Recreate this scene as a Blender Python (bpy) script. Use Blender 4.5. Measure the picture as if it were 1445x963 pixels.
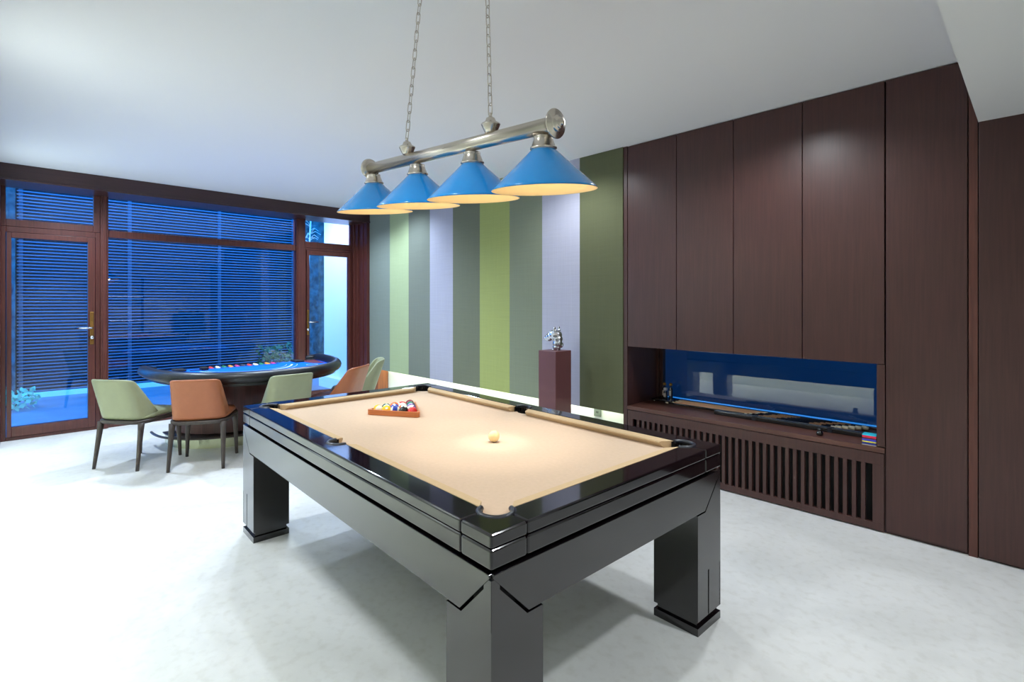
import bpy, bmesh, math, random
from mathutils import Vector, Matrix
random.seed(7)
PI = math.pi
for o in list(bpy.data.objects): bpy.data.objects.remove(o)
S = bpy.context.scene
COL = S.collection

# ---------------------------------------------------------------- camera, world, lights, exposure
cam_d = bpy.data.cameras.new('camera'); cam = bpy.data.objects.new('camera', cam_d); COL.objects.link(cam)
cam.location = (0, 0, 1.45); cam.rotation_euler = (PI/2, 0, math.radians(45.9))
cam_d.sensor_width = 36; cam_d.lens = 18.0; cam_d.shift_y = -53.5/1445; cam_d.clip_start = .02
S.camera = cam
S.view_settings.view_transform = 'Standard'; S.view_settings.look = 'None'
S.view_settings.exposure = 0.0; S.view_settings.gamma = 1.0; S.view_settings.use_curve_mapping = False

world = bpy.data.worlds.new('dusk'); S.world = world; world.use_nodes = True
bg = world.node_tree.nodes['Background']
bg.inputs[0].default_value = (0.010, 0.27, 1.0, 1); bg.inputs[1].default_value = 8.0

def spot(x, y, z, power, color=(1, .97, .93), cone=130, blend=.7, radius=.05, aim=None):
    l = bpy.data.lights.new('downlight_and_fill', 'SPOT'); l.energy = power; l.color = color
    l.spot_size = math.radians(cone); l.spot_blend = blend; l.shadow_soft_size = radius
    o = bpy.data.objects.new('downlight_and_fill', l); COL.objects.link(o); o.location = (x, y, z)
    if aim is not None:
        o.rotation_euler = (Vector(aim) - Vector((x, y, z))).to_track_quat('-Z', 'Y').to_euler()
    return o
def area(loc, aim, sx, sy, power, color=(1, 1, 1)):
    l = bpy.data.lights.new('area_lamp', 'AREA'); l.energy = power; l.color = color
    l.shape = 'RECTANGLE'; l.size = sx; l.size_y = sy
    o = bpy.data.objects.new('area_lamp', l); COL.objects.link(o); o.location = loc
    o.rotation_euler = (Vector(aim) - Vector(loc)).to_track_quat('-Z', 'Y').to_euler()
    return o
CW = (.90, .96, 1.0)
CB = (.70, .84, 1.0)  # blue tint standing in for dusk light near the windows
for (x, y, p, c) in [(-5.37, 1.78, 105, CB), (-5.37, 2.1, 105, CB), (-3.78, .2, 70, CW), (-3.78, .49, 70, CW), (-2.95, 3.35, 62, CW), (-5.9, 3.35, 75, CB), (-1.2, 3.2, 90, CW), (-6.6, .45, 185, CB), (-6.7, 3.0, 95, CB)]:  # ceiling downlights, plus fill spots added by the windows to brighten the ceiling
    spot(x, y, 2.83, p*(1.2 if c is CB else 1), c, cone=150)
spot(-1.6, .25, 2.83, 62, CW)
spot(-8.3, 2.4, 3.2, 190, (1, .86, .72), cone=120, aim=(-8.3, 4.0, 1.0))  # fill spot added outdoors to whiten the garden wall
spot(-1.9, 1.72, 2.83, 100, (1, .93, .85), cone=34, blend=.9, radius=.04)
spot(-1.87, 1.69, 2.83, 95, (1, .96, .9), cone=13, blend=1, radius=.03)
spot(-2.75, 1.9, 2.83, 75, (1, .93, .85), cone=36, blend=.9, radius=.04)
for (x, y, p) in [(.35, .6, 30), (.0, 2.3, 85), (.6, -.8, 40)]:
    spot(x, y, 2.45, p, CW)

# ---------------------------------------------------------------- helpers
def lin(c):
    return tuple(((v/255)/12.92 if v/255 <= .04045 else ((v/255+.055)/1.055)**2.4) for v in c)
def mat(name, rgb, rough=.5, metal=0, spec=.5, coat=0, coat_r=.03, noise=0, nscale=8, stretch=(1, 1, 1), emit=None, estr=0, bump=0, ior=None, srgb=True, aniso=0):
    m = bpy.data.materials.new(name); m.use_nodes = True; nt = m.node_tree
    b = nt.nodes['Principled BSDF']
    col = lin(rgb) if srgb else rgb
    b.inputs['Base Color'].default_value = (*col, 1)
    b.inputs['Roughness'].default_value = rough; b.inputs['Metallic'].default_value = metal
    b.inputs['Specular IOR Level'].default_value = spec
    if ior: b.inputs['IOR'].default_value = ior
    b.inputs['Coat Weight'].default_value = coat; b.inputs['Coat Roughness'].default_value = coat_r
    if emit:
        b.inputs['Emission Color'].default_value = (*emit, 1); b.inputs['Emission Strength'].default_value = estr
    if noise or bump:
        tc = nt.nodes.new('ShaderNodeTexCoord'); mp = nt.nodes.new('ShaderNodeMapping')
        mp.inputs['Scale'].default_value = stretch
        nz = nt.nodes.new('ShaderNodeTexNoise'); nz.inputs['Scale'].default_value = nscale; nz.inputs['Detail'].default_value = 6
        nt.links.new(tc.outputs['Object'], mp.inputs[0]); nt.links.new(mp.outputs[0], nz.inputs['Vector'])
        if noise:
            mx = nt.nodes.new('ShaderNodeMix'); mx.data_type = 'RGBA'
            rp = nt.nodes.new('ShaderNodeValToRGB'); rp.color_ramp.elements[0].position = .3; rp.color_ramp.elements[1].position = .7
            nt.links.new(nz.outputs['Fac'], rp.inputs[0]); nt.links.new(rp.outputs[0], mx.inputs[0])
            mx.inputs[6].default_value = (*[v*(1-noise) for v in col], 1); mx.inputs[7].default_value = (*[min(1, v*(1+noise)) for v in col], 1)
            nt.links.new(mx.outputs[2], b.inputs['Base Color'])
        if bump:
            bp = nt.nodes.new('ShaderNodeBump'); bp.inputs['Strength'].default_value = bump; bp.inputs['Distance'].default_value = .01
            nt.links.new(nz.outputs['Fac'], bp.inputs['Height']); nt.links.new(bp.outputs[0], b.inputs['Normal'])
    return m
def emat(name, rgb, s):
    m = bpy.data.materials.new(name); m.use_nodes = True; nt = m.node_tree
    nt.nodes.remove(nt.nodes['Principled BSDF']); e = nt.nodes.new('ShaderNodeEmission')
    e.inputs[0].default_value = (*rgb, 1); e.inputs[1].default_value = s
    nt.links.new(e.outputs[0], nt.nodes['Material Output'].inputs[0]); return m
def glassmat(name, boost=1.0, tint=(1, 1, 1)):
    m = bpy.data.materials.new(name); m.use_nodes = True; nt = m.node_tree
    nt.nodes.remove(nt.nodes['Principled BSDF'])
    t = nt.nodes.new('ShaderNodeBsdfTransparent'); t.inputs[0].default_value = (*tint, 1)
    g = nt.nodes.new('ShaderNodeBsdfGlossy'); g.inputs['Roughness'].default_value = .0
    f = nt.nodes.new('ShaderNodeFresnel'); f.inputs[0].default_value = 1.5
    k = nt.nodes.new('ShaderNodeMath'); k.operation = 'MULTIPLY'; k.inputs[1].default_value = boost; k.use_clamp = True
    mx = nt.nodes.new('ShaderNodeMixShader')
    nt.links.new(f.outputs[0], k.inputs[0]); nt.links.new(k.outputs[0], mx.inputs[0])
    nt.links.new(t.outputs[0], mx.inputs[1]); nt.links.new(g.outputs[0], mx.inputs[2])
    nt.links.new(mx.outputs[0], nt.nodes['Material Output'].inputs[0]); return m

def tag(o, label=None, cat=None, group=None, kind=None):
    if label: o['label'] = label
    if cat: o['category'] = cat
    if group: o['group'] = group
    if kind: o['kind'] = kind
    return o
def empty(name, loc=(0, 0, 0), rz=0):
    o = bpy.data.objects.new(name, None); COL.objects.link(o); o.location = loc; o.rotation_euler = (0, 0, rz)
    o.empty_display_size = .1; return o
class MB:
    def __init__(s): s.bm = bmesh.new()
    def box(s, x0, x1, y0, y1, z0, z1, mi=0):
        v = [s.bm.verts.new(p) for p in ((x0, y0, z0), (x1, y0, z0), (x1, y1, z0), (x0, y1, z0), (x0, y0, z1), (x1, y0, z1), (x1, y1, z1), (x0, y1, z1))]
        for q in ((0, 3, 2, 1), (4, 5, 6, 7), (0, 1, 5, 4), (1, 2, 6, 5), (2, 3, 7, 6), (3, 0, 4, 7)):
            f = s.bm.faces.new([v[i] for i in q]); f.material_index = mi
        return s
    def prism(s, pts, ax, a0, a1, mi=0):
        # pts: 2D polygon; ax: extrusion axis 'x','y','z'
        def P(p, a): return {'z': (p[0], p[1], a), 'y': (p[0], a, p[1]), 'x': (a, p[0], p[1])}[ax]
        A = [s.bm.verts.new(P(p, a0)) for p in pts]; B = [s.bm.verts.new(P(p, a1)) for p in pts]
        n = len(pts); fs = [s.bm.faces.new(A), s.bm.faces.new(B)]
        for i in range(n): fs.append(s.bm.faces.new((A[i], A[(i+1) % n], B[(i+1) % n], B[i])))
        for f in fs: f.material_index = mi
        return s
    def lathe(s, prof, c=(0, 0, 0), n=32, axis='z', mi=0, cap=True):
        rings = []
        for (r, z) in prof:
            ring = []
            for i in range(n):
                a = 2*PI*i/n; u, v = max(r, 1e-5)*math.cos(a), max(r, 1e-5)*math.sin(a)
                p = {'z': (u, v, z), 'x': (z, u, v), 'y': (v, z, u)}[axis]
                ring.append(s.bm.verts.new((c[0]+p[0], c[1]+p[1], c[2]+p[2])))
            rings.append(ring)
        for a, b in zip(rings, rings[1:]):
            for i in range(n):
                f = s.bm.faces.new((a[i], a[(i+1) % n], b[(i+1) % n], b[i])); f.smooth = True; f.material_index = mi
        if cap:
            for ring in (rings[0], rings[-1]):
                f = s.bm.faces.new(ring); f.material_index = mi
        return s
    def tube(s, pts, r, n=10, closed=False, mi=0, caps=True):
        pts = [Vector(p) for p in pts]; m = len(pts); rings = []; up = None
        for i, p in enumerate(pts):
            if closed: t = pts[(i+1) % m]-pts[i-1]
            else: t = pts[min(i+1, m-1)]-pts[max(i-1, 0)]
            t.normalize()
            if up is None:
                up = Vector((0, 0, 1)) if abs(t.z) < .9 else Vector((1, 0, 0))
            u = t.cross(up); 
            if u.length < 1e-6: u = t.cross(Vector((0, 1, 0)))
            u.normalize(); v = u.cross(t).normalized(); up = v
            rr = r[i] if isinstance(r, (list, tuple)) else r
            rings.append([s.bm.verts.new(p+u*rr*math.cos(2*PI*k/n)+v*rr*math.sin(2*PI*k/n)) for k in range(n)])
        pr = list(zip(rings, rings[1:])) + ([(rings[-1], rings[0])] if closed else [])
        for a, b in pr:
            for k in range(n):
                f = s.bm.faces.new((a[k], a[(k+1) % n], b[(k+1) % n], b[k])); f.smooth = True; f.material_index = mi
        if not closed and caps:
            for ring in (rings[0], rings[-1]): f = s.bm.faces.new(ring); f.material_index = mi
        return s
    def grid(s, P, mi=0, closed_u=False):
        V = [[s.bm.verts.new(p) for p in row] for row in P]
        for a, b in zip(V, V[1:]):
            m = len(a)
            for i in range(m if closed_u else m-1):
                f = s.bm.faces.new((a[i], a[(i+1) % m], b[(i+1) % m], b[i])); f.smooth = True; f.material_index = mi
        return s
    def sphere(s, c, r, sc=(1, 1, 1), n=20, rot=None, mi=0):
        M = Matrix.Translation(c) @ (rot.to_matrix().to_4x4() if rot else Matrix.Identity(4)) @ Matrix.Diagonal((r*sc[0], r*sc[1], r*sc[2], 1))
        g = bmesh.ops.create_uvsphere(s.bm, u_segments=n, v_segments=n//2, radius=1, matrix=M)
        for v in g['verts']:
            for f in v.link_faces: f.smooth = True; f.material_index = mi
        return s
    def build(s, name, m, parent=None, bevel=0, seg=2, sub=0, solid=0, smooth=False, loc=None, rot=None):
        bmesh.ops.recalc_face_normals(s.bm, faces=s.bm.faces[:])
        me = bpy.data.meshes.new(name); s.bm.to_mesh(me); s.bm.free()
        for q in (m if isinstance(m, (list, tuple)) else [m]): me.materials.append(q)
        o = bpy.data.objects.new(name, me); COL.objects.link(o)
        if parent: o.parent = parent
        if loc: o.location = loc
        if rot: o.rotation_euler = rot
        if smooth:
            for p in me.polygons: p.use_smooth = True
        if solid:
            k = o.modifiers.new('solid', 'SOLIDIFY'); k.thickness = solid; k.offset = 0
        if bevel:
            k = o.modifiers.new('bevel', 'BEVEL'); k.width = bevel; k.segments = seg; k.limit_method = 'ANGLE'; k.angle_limit = math.radians(40)
            k.harden_normals = False
        if sub:
            k = o.modifiers.new('sub', 'SUBSURF'); k.levels = sub; k.render_levels = sub
        return o
def copy_tree(o, parent=None):
    c = o.copy(); COL.objects.link(c)
    if parent: c.parent = parent
    for ch in list(o.children): copy_tree(ch, c)
    return c
def struct(o): o['kind'] = 'structure'; return o

# ---------------------------------------------------------------- materials
M = {}
def floor_mat():
    m = mat('polished_concrete', (222, 222, 220), .38, spec=.4); nt = m.node_tree; b = nt.nodes['Principled BSDF']
    tc = nt.nodes.new('ShaderNodeTexCoord')
    n1 = nt.nodes.new('ShaderNodeTexNoise'); n1.inputs['Scale'].default_value = 1.3; n1.inputs['Detail'].default_value = 8; n1.inputs['Roughness'].default_value = .62; n1.inputs['Distortion'].default_value = .6
    n2 = nt.nodes.new('ShaderNodeTexNoise'); n2.inputs['Scale'].default_value = 22; n2.inputs['Detail'].default_value = 6
    r1 = nt.nodes.new('ShaderNodeValToRGB'); r1.color_ramp.elements[0].position = .35; r1.color_ramp.elements[0].color = (.64, .64, .625, 1)
    r1.color_ramp.elements[1].position = .6; r1.color_ramp.elements[1].color = (.76, .76, .75, 1)
    r2 = nt.nodes.new('ShaderNodeValToRGB'); r2.color_ramp.elements[0].position = .25; r2.color_ramp.elements[0].color = (.9, .89, .87, 1)
    r2.color_ramp.elements[1].position = .5; r2.color_ramp.elements[1].color = (1, 1, 1, 1)
    mx = nt.nodes.new('ShaderNodeMix'); mx.data_type = 'RGBA'; mx.blend_type = 'MULTIPLY'; mx.inputs[0].default_value = 1
    for n in (n1, n2): nt.links.new(tc.outputs['Object'], n.inputs['Vector'])
    nt.links.new(n1.outputs['Fac'], r1.inputs[0]); nt.links.new(n2.outputs['Fac'], r2.inputs[0])
    nt.links.new(r1.outputs[0], mx.inputs[6]); nt.links.new(r2.outputs[0], mx.inputs[7]); nt.links.new(mx.outputs[2], b.inputs['Base Color'])
    return m
M['floor'] = floor_mat()
M['ceil'] = mat('ceiling_paint', (232, 232, 232), .9, spec=.2)
M['white'] = mat('white_paint', (236, 240, 230), .8, spec=.3)
def wood(name, rgb, rough=.38, axis='z', amt=.28):
    m = mat(name, rgb, rough, spec=.5); nt = m.node_tree; b = nt.nodes['Principled BSDF']; c = lin(rgb)
    tc = nt.nodes.new('ShaderNodeTexCoord'); mp = nt.nodes.new('ShaderNodeMapping')
    mp.inputs['Scale'].default_value = {'z': (48, 48, 1.6), 'x': (1.6, 48, 48), 'y': (48, 1.6, 48)}[axis]
    n1 = nt.nodes.new('ShaderNodeTexNoise'); n1.inputs['Scale'].default_value = 1.6; n1.inputs['Detail'].default_value = 7; n1.inputs['Distortion'].default_value = .8
    n2 = nt.nodes.new('ShaderNodeTexNoise'); n2.inputs['Scale'].default_value = 1.4; n2.inputs['Detail'].default_value = 2
    r = nt.nodes.new('ShaderNodeValToRGB'); r.color_ramp.elements[0].position = .32; r.color_ramp.elements[0].color = (*[v*(1-amt) for v in c], 1)
    r.color_ramp.elements[1].position = .68; r.color_ramp.elements[1].color = (*[v*(1+amt) for v in c], 1)
    mx = nt.nodes.new('ShaderNodeMix'); mx.data_type = 'RGBA'; mx.blend_type = 'MULTIPLY'; mx.inputs[0].default_value = .6
    nt.links.new(tc.outputs['Object'], mp.inputs[0]); nt.links.new(mp.outputs[0], n1.inputs['Vector']); nt.links.new(tc.outputs['Object'], n2.inputs['Vector'])
    nt.links.new(n1.outputs['Fac'], r.inputs[0]); nt.links.new(r.outputs[0], mx.inputs[6])
    r2 = nt.nodes.new('ShaderNodeValToRGB'); r2.color_ramp.elements[0].position = .3; r2.color_ramp.elements[0].color = (.65, .62, .62, 1); r2.color_ramp.elements[1].position = .7
    nt.links.new(n2.outputs['Fac'], r2.inputs[0]); nt.links.new(r2.outputs[0], mx.inputs[7]); nt.links.new(mx.outputs[2], b.inputs['Base Color'])
    return m
M['wood'] = wood('dark_veneer', (72, 43, 39), .36, amt=.16)
M['woodx'] = wood('dark_veneer_horizontal', (92, 58, 48), axis='x')
M['frame'] = wood('mahogany_frame', (84, 42, 36), .3)
M['framey'] = wood('mahogany_frame_horizontal', (84, 42, 36), .3, axis='y')
M['header'] = wood('header_veneer', (66, 42, 42), .3, axis='y', amt=.15)
M['litwood'] = wood('led_lit_wood', (150, 86, 48), .5)  # orange of the LED glow put into the wood colour
M['black'] = mat('matte_black', (6, 6, 8), .6)
M['glass'] = glassmat('window_glass', 1.1)
M['glass2'] = glassmat('niche_glass', 2.0)
M['lacquer'] = mat('gloss_black_lacquer', (14, 7, 12), .08, spec=.5, ior=1.5, coat=.25, coat_r=.03)
M['satin'] = mat('satin_black_lacquer', (16, 12, 15), .16, spec=.5, ior=1.5, coat=.65, coat_r=.14)
M['cloth'] = mat('camel_billiard_cloth', (200, 176, 152), .95, spec=.1, noise=.03, nscale=60)
M['cush'] = mat('camel_cushion_cloth', (196, 170, 134), .95, spec=.1, noise=.03, nscale=60)
M['rubber'] = mat('pocket_rubber', (30, 34, 44), .35)
M['nickel'] = mat('brushed_nickel', (205, 196, 184), .27, metal=1, noise=.06, nscale=4, stretch=(1, 1, 30))
M['blue'] = mat('blue_enamel', (0, 146, 228), .22, spec=.5, coat=.5, coat_r=.1)
M['cream'] = mat('cream_enamel', (250, 218, 160), .6, emit=(1, .72, .38), estr=.0)
M['bulb'] = emat('frosted_bulb', (1, .85, .6), 3)
M['rack'] = wood('rack_wood', (206, 122, 68), .35, axis='x', amt=.2)
M['brass'] = mat('aged_brass', (150, 110, 60), .35, metal=1)
M['chrome'] = mat('polished_chrome', (225, 228, 235), .12, metal=1)
M['silver'] = mat('silver_leaf', (200, 203, 210), .2, metal=1, bump=.15, nscale=30)
M['plinth'] = mat('plum_lacquer', (104, 62, 66), .45, noise=.05, nscale=3)
M['green_l'] = mat('sage_leather', (143, 147, 116), .45, noise=.03, nscale=20)
M['orange_l'] = mat('tan_leather', (160, 94, 60), .45, noise=.04, nscale=20)
M['ash'] = wood('dark_ash_legs', (62, 52, 48), .45, amt=.2)
M['led'] = emat('led_tape', (.93, 1, .82), 30)
M['led2'] = emat('bright_led_tape', (.93, 1, .82), 55)
M['pvc'] = mat('grey_socket_plastic', (120, 130, 115), .4)

# ---------------------------------------------------------------- room shell
XW, XH, YR, YL, XB, HC, HS = -7.54, -7.18, 3.92, -.16, 1.10, 2.852, 2.478
struct(MB().box(XW-.04, XB+.2, -2.2, 4.6, -.12, 0).build('floor', M['floor']))
struct(MB().box(XW-.1, -.245, -2.2, 4.6, HC, HC+.15).build('ceiling', M['ceil']))
so = MB().box(-.245, .04, -2.2, 4.6, HS, HC).box(.06, XB+.2, -2.2, 4.6, HS, HC).box(.04, .06, -2.2, 4.6, HS+.02, HC)
struct(so.build('trim_1', M['ceil']))
# striped wall panels (hung clear of the floor over a lit recess)
xs = [XH-.36, -6.59, -6.094, -5.587, -5.093, -4.578, -4.073, -3.586, -3.095, -2.607]
cols = [(124, 134, 126), (160, 174, 136), (116, 122, 112), (164, 164, 178), (108, 112, 94), (152, 160, 98), (124, 130, 110), (172, 172, 188), (92, 95, 70)]
def fabric(name, rgb):
    m = mat(name, rgb, .85, spec=.2); nt = m.node_tree; b = nt.nodes['Principled BSDF']; c = lin(rgb)
    tc = nt.nodes.new('ShaderNodeTexCoord'); mp = nt.nodes.new('ShaderNodeMapping'); mp.inputs['Scale'].default_value = (3, 3, 160)
    mp2 = nt.nodes.new('ShaderNodeMapping'); mp2.inputs['Scale'].default_value = (160, 3, 3)
    outs = []
    for q in (mp, mp2):
        nt.links.new(tc.outputs['Object'], q.inputs[0]); n = nt.nodes.new('ShaderNodeTexNoise'); n.inputs['Scale'].default_value = 1; n.inputs['Detail'].default_value = 3
        nt.links.new(q.outputs[0], n.inputs['Vector']); outs.append(n)
    ad = nt.nodes.new('ShaderNodeMath'); ad.operation = 'ADD'; nt.links.new(outs[0].outputs['Fac'], ad.inputs[0]); nt.links.new(outs[1].outputs['Fac'], ad.inputs[1])
    mr = nt.nodes.new('ShaderNodeMapRange'); mr.inputs[1].default_value = .7; mr.inputs[2].default_value = 1.3
    nt.links.new(ad.outputs[0], mr.inputs[0])
    mx = nt.nodes.new('ShaderNodeMix'); mx.data_type = 'RGBA'; mx.inputs[6].default_value = (*[v*.95 for v in c], 1); mx.inputs[7].default_value = (*[v*1.05 for v in c], 1)
    nt.links.new(mr.outputs[0], mx.inputs[0]); nt.links.new(mx.outputs[2], b.inputs['Base Color']); return m
stripe_m = [fabric('wall_fabric', c) for c in cols]
w = MB()
for i in range(9): w.box(xs[i], xs[i+1], YR-.01, YR+.05, .455, HC, i)
struct(w.build('wall_right', stripe_m))
struct(MB().box(XW, -2.607, YR+.17, YR+.3, 0, HC).box(XW, -2.607, YR+.05, YR+.17, .6, .62).build('wall_recess_right', M['white']))
struct(MB().box(XW, -6.93, YR-.01, YR+.16, 0, .455).build('trim_2', M['litwood']))
tag(MB().box(-6.9, -2.65, YR+.05, YR+.08, .58, .598).build('led_strip', M['led']), 'hidden light strip glowing in the slot beneath the striped wall', 'light')
# left wall with the same glowing slot
struct(MB().box(XW, -.6, YL-.05, YL, .455, HC).box(-.6, -.55, -2.2, YL, 0, HC).build('wall_left', M['white']))
struct(MB().box(XW, -.6, YL-.3, YL-.17, 0, HC).build('wall_recess_left', M['white']))
tag(MB().box(-7.0, -.65, YL-.08, YL-.05, .58, .598).build('led_strip', M['led2']), 'hidden light strip glowing in the slot beneath the plain left wall', 'light')
struct(MB().box(XB, XB+.15, -2.2, 4.6, 0, HC).build('wall_back', M['white']))
struct(MB().box(-.6, XB+.2, -2.35, -2.2, 0, HC).build('wall_hall', M['white']))

# ---------------------------------------------------------------- window wall
FX0, FX1 = XW-.07, XW
def xbar(b, y0, y1, z0, z1, x0=FX0, x1=FX1): b.box(x0, x1, y0, y1, z0, z1)
# header, jambs
h = MB().box(XW-.1, XH, YL-.05, YR+.1, 2.70, HC).box(XW-.1, XH+.015, YL-.05, YR+.1, 2.683, 2.705)
struct(h.build('trim_3', M['header'], bevel=.004))
j = MB()
for a, b_ in ((XH-.02, XH), (XH-.14, XH-.12), (XH-.26, XH-.24)): pass
j.box(XW-.1, XH, 3.86, YR-.011, 0, 2.70).box(XW-.1, XH-.1, 3.845, 3.86, 0, 2.7).box(XW-.1, XH-.22, 3.82, 3.845, 0, 2.7).box(XW-.1, XH-.3, 3.80, 3.82, 0, 2.7)
struct(j.build('trim_4', M['frame'], bevel=.003))
struct(MB().box(XW-.1, XH, YL, -.115, 0, 2.70).build('trim_5', M['frame'], bevel=.003))
def glazed(name, y0, y1, zs, fr, hinge=None, label=None):
    """frame around panes; zs = list of (z0,z1) glass openings, (gy0,gy1) per pane"""
    e = struct(empty(name, (XW, (y0+y1)/2, 0)))
    yc = (y0+y1)/2
    f = MB()
    for (a, b2, c, d, x0, x1) in fr: f.box(x0-XW, x1-XW, a-yc, b2-yc, c, d)
    f.build('window_frame', [M['frame']], e, bevel=.004)
    for (ga, gb, gc, gd, gx) in zs:
        MB().box(gx-XW-.012, gx-XW, ga-yc, gb-yc, gc, gd).build('pane', M['glass'], e)
    return e, yc
def surround(y0, y1, z0, z1, gy0, gy1, gz0, gz1, x0, x1):
    return [(y0, gy0, z0, z1, x0, x1), (gy1, y1, z0, z1, x0, x1), (gy0, gy1, z0, gz0, x0, x1), (gy0, gy1, gz1, z1, x0, x1)]
# left door
fr = surround(-.115, .70, 0, 2.26, -.075, .655, .035, 2.20, FX0, FX1)
fr += surround(-.072, .652, .038, 2.197, -.034, .588, .14, 2.14, FX0+.02, FX1+.018)
d1, yc1 = glazed('door_1', -.115, .70, [(-.036, .59, .13, 2.15, XW-.02)], fr)
e, _ = glazed('window_1', -.115, .70, [(-.085, .642, 2.33, 2.722, XW-.02)], surround(-.115, .70, 2.262, 2.75, -.076, .639, 2.336, 2.715, FX0, FX1))
# centre fixed light with transom
fr = surround(.77, 2.925, 0, 2.75, .772, 2.921, .10, 2.715, FX0, FX1) + [(.772, 2.921, 2.215, 2.295, FX0, FX1)]
e, _ = glazed('window_2', .70, 3.0, [(.77, 2.923, .09, 2.22, XW-.02), (.77, 2.923, 2.29, 2.72, XW-.02)], fr)
# right door
fr = surround(3.055, 3.80, 0, 2.27, 3.075, 3.785, .035, 2.235, FX0, FX1)
fr += surround(3.078, 3.782, .038, 2.232, 3.119, 3.735, .14, 2.165, FX0+.02, FX1+.018)
d2, yc2 = glazed('door_2', 3.055, 3.80, [(3.115, 3.74, .13, 2.17, XW-.02)], fr)
e, _ = glazed('window_3', 3.055, 3.80, [(3.05, 3.785, 2.35, 2.722, XW-.02)], surround(3.055, 3.80, 2.272, 2.75, 3.06, 3.779, 2.36, 2.715, FX0, FX1))
# mullions
for i, (a, b2) in enumerate(((.70, .77), (2.925, 3.055))):
    struct(MB().box(FX0-.02, XW+.03, a, b2, 0, 2.70).box(XW+.03, XW+.045, a+.015, b2-.015, 0, 2.70).build('trim_%d' % (6+i), M['frame'], bevel=.004))
def handle(parent, yloc, z, dirn):
    x = .018
    hd = MB().box(x, x+.008, yloc-.018, yloc+.018, z-.19, z+.18).build('handle_plate', M['brass'], parent, bevel=.006)
    l = MB(); l.tube([(x+.005, yloc, z), (x+.05, yloc, z), (x+.058, yloc+dirn*.015, z), (x+.058, yloc+dirn*.135, z)], .011, 12)
    l.build('lever', M['chrome'], hd)
    MB().lathe([(.02, x+.006), (.02, x+.02), (.0, x+.022)], (0, yloc, z-.11), 20, 'x').build('lock_cylinder', M['chrome'], hd)
handle(d1, .622-yc1, 1.17, -1)
handle(d2, 3.097-yc2, 1.17, 1)

# ---------------------------------------------------------------- dark wood wall with niche
YB = 4.45
struct(MB().box(-2.607, -2.567, YR, YB+.1, 0, HC).build('trim_8', M['wood'], bevel=.002))
xd = [-2.563, -2.093, -1.625, -1.150, -.680]
lab = ['upper cabinet with a flat dark wood door, directly beside the olive wall stripe', 'upper cabinet with a dark wood door, second from the striped wall',
       'upper cabinet with a dark wood door, third from the striped wall', 'upper cabinet with a dark wood door, beside the full-height cupboard']
for i in range(4):
    a, b2 = xd[i], xd[i+1]
    c = empty('wall_cabinet', ((a+b2)/2, YR, 1.062)); hw = (b2-a)/2
    MB().box(-hw+.001, hw-.001, .024, YB-YR, 0, HC-1.062-.004).build('body', M['wood'], c)
    MB().box(-hw+.0025, hw-.0025, 0, .021, .002, HC-1.062-.006).build('door', M['wood'], c, bevel=.0015)
    tag(c, lab[i], 'cabinet', 'dark wood cupboards above the long niche')
c = empty('tall_cabinet', (-.483, YR, 0))
MB().box(-.193, .193, .024, .5, 0, HC-.004).build('body', M['wood'], c)
MB().box(-.191, .191, 0, .021, .02, HC-.006).build('door', M['wood'], c, bevel=.0015)
tag(c, 'full-height dark wood cupboard with a plain door right of the niche', 'cabinet')
struct(MB().box(-.286, -.248, YR+.006, YR+.4, 0, HC-.004).build('trim_9', wood('reddish_post', (96, 54, 44))))
struct(MB().box(-.243, XB, YR, YR+.4, .012, HS).box(-.243, XB, YR+.02, YR+.4, 0, .012).build('wall_wood_right', M['wood'], bevel=.0015))
# niche lining
struct(MB().box(-.722, -.680, YR, YB+.1, .545, 1.06).box(-2.567, -.68, YB+.06, YB+.1, 0, .50).box(-.722, -.68, YR+.02, YB+.1, 0, .545).build('trim_10', M['wood']))
struct(MB().box(-2.567, -.680, YR, YB+.06, .502, .535).build('trim_11', M['woodx'], bevel=.003))
e = struct(empty('window_4', (-1.65, YB, 0)))
MB().box(-.87, .90, .062, .125, .50, .543).build('outer_sill', M['white'], e)
f = MB().box(-.917, -.87, 0, .06, .535, 1.06).box(.90, .93, 0, .06, .535, 1.06).box(-.87, .90, 0, .06, .535, .545).box(-.87, .90, 0, .06, 1.045, 1.06)
f.box(-.917, -.895, -.03, 0, .535, 1.06)
f.build('window_frame', M['wood'], e, bevel=.002)
MB().box(-.87, .90, .02, .03, .545, 1.045).build('pane', M['glass2'], e)
# radiator cover below the ledge
rc = empty('radiator_cover', (-1.623, YR, 0)); X = -1.623
f = MB().box(-2.563-X, -.684-X, 0, .022, .425, .498).box(-2.563-X, -.684-X, 0, .022, .01, .056).box(-2.563-X, -2.510-X, 0, .022, .056, .425).box(-.745-X, -.684-X, 0, .022, .056, .425)
f.build('cover_frame', M['wood'], rc, bevel=.0015)
f = MB(); n = 35; p = (2.510-.745)/n
for i in range(1, n): f.box(-2.510-X+i*p-.0115, -2.510-X+i*p+.0115, .002, .03, .056, .425)
f.build('slats', M['wood'], rc)
MB().box(-2.563-X, -.684-X, .10, .12, .01, .498).build('backing', M['black'], rc)
tag(rc, 'dark wood slatted radiator cover under the long niche ledge', 'radiator cover')
# socket in the glowing slot
sk = empty('wall_socket', (-3.01, YR+.168, .385))
MB().box(-.042, .042, -.012, 0, -.042, .042).build('face_plate', M['pvc'], sk, bevel=.004)
MB().box(-.012, -.004, -.0135, -.011, -.01, .01).box(.004, .012, -.0135, -.011, -.01, .01).build('pin_slots', M['black'], sk)
tag(sk, 'small grey wall socket in the glowing slot right of the plum pedestal', 'socket')

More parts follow.
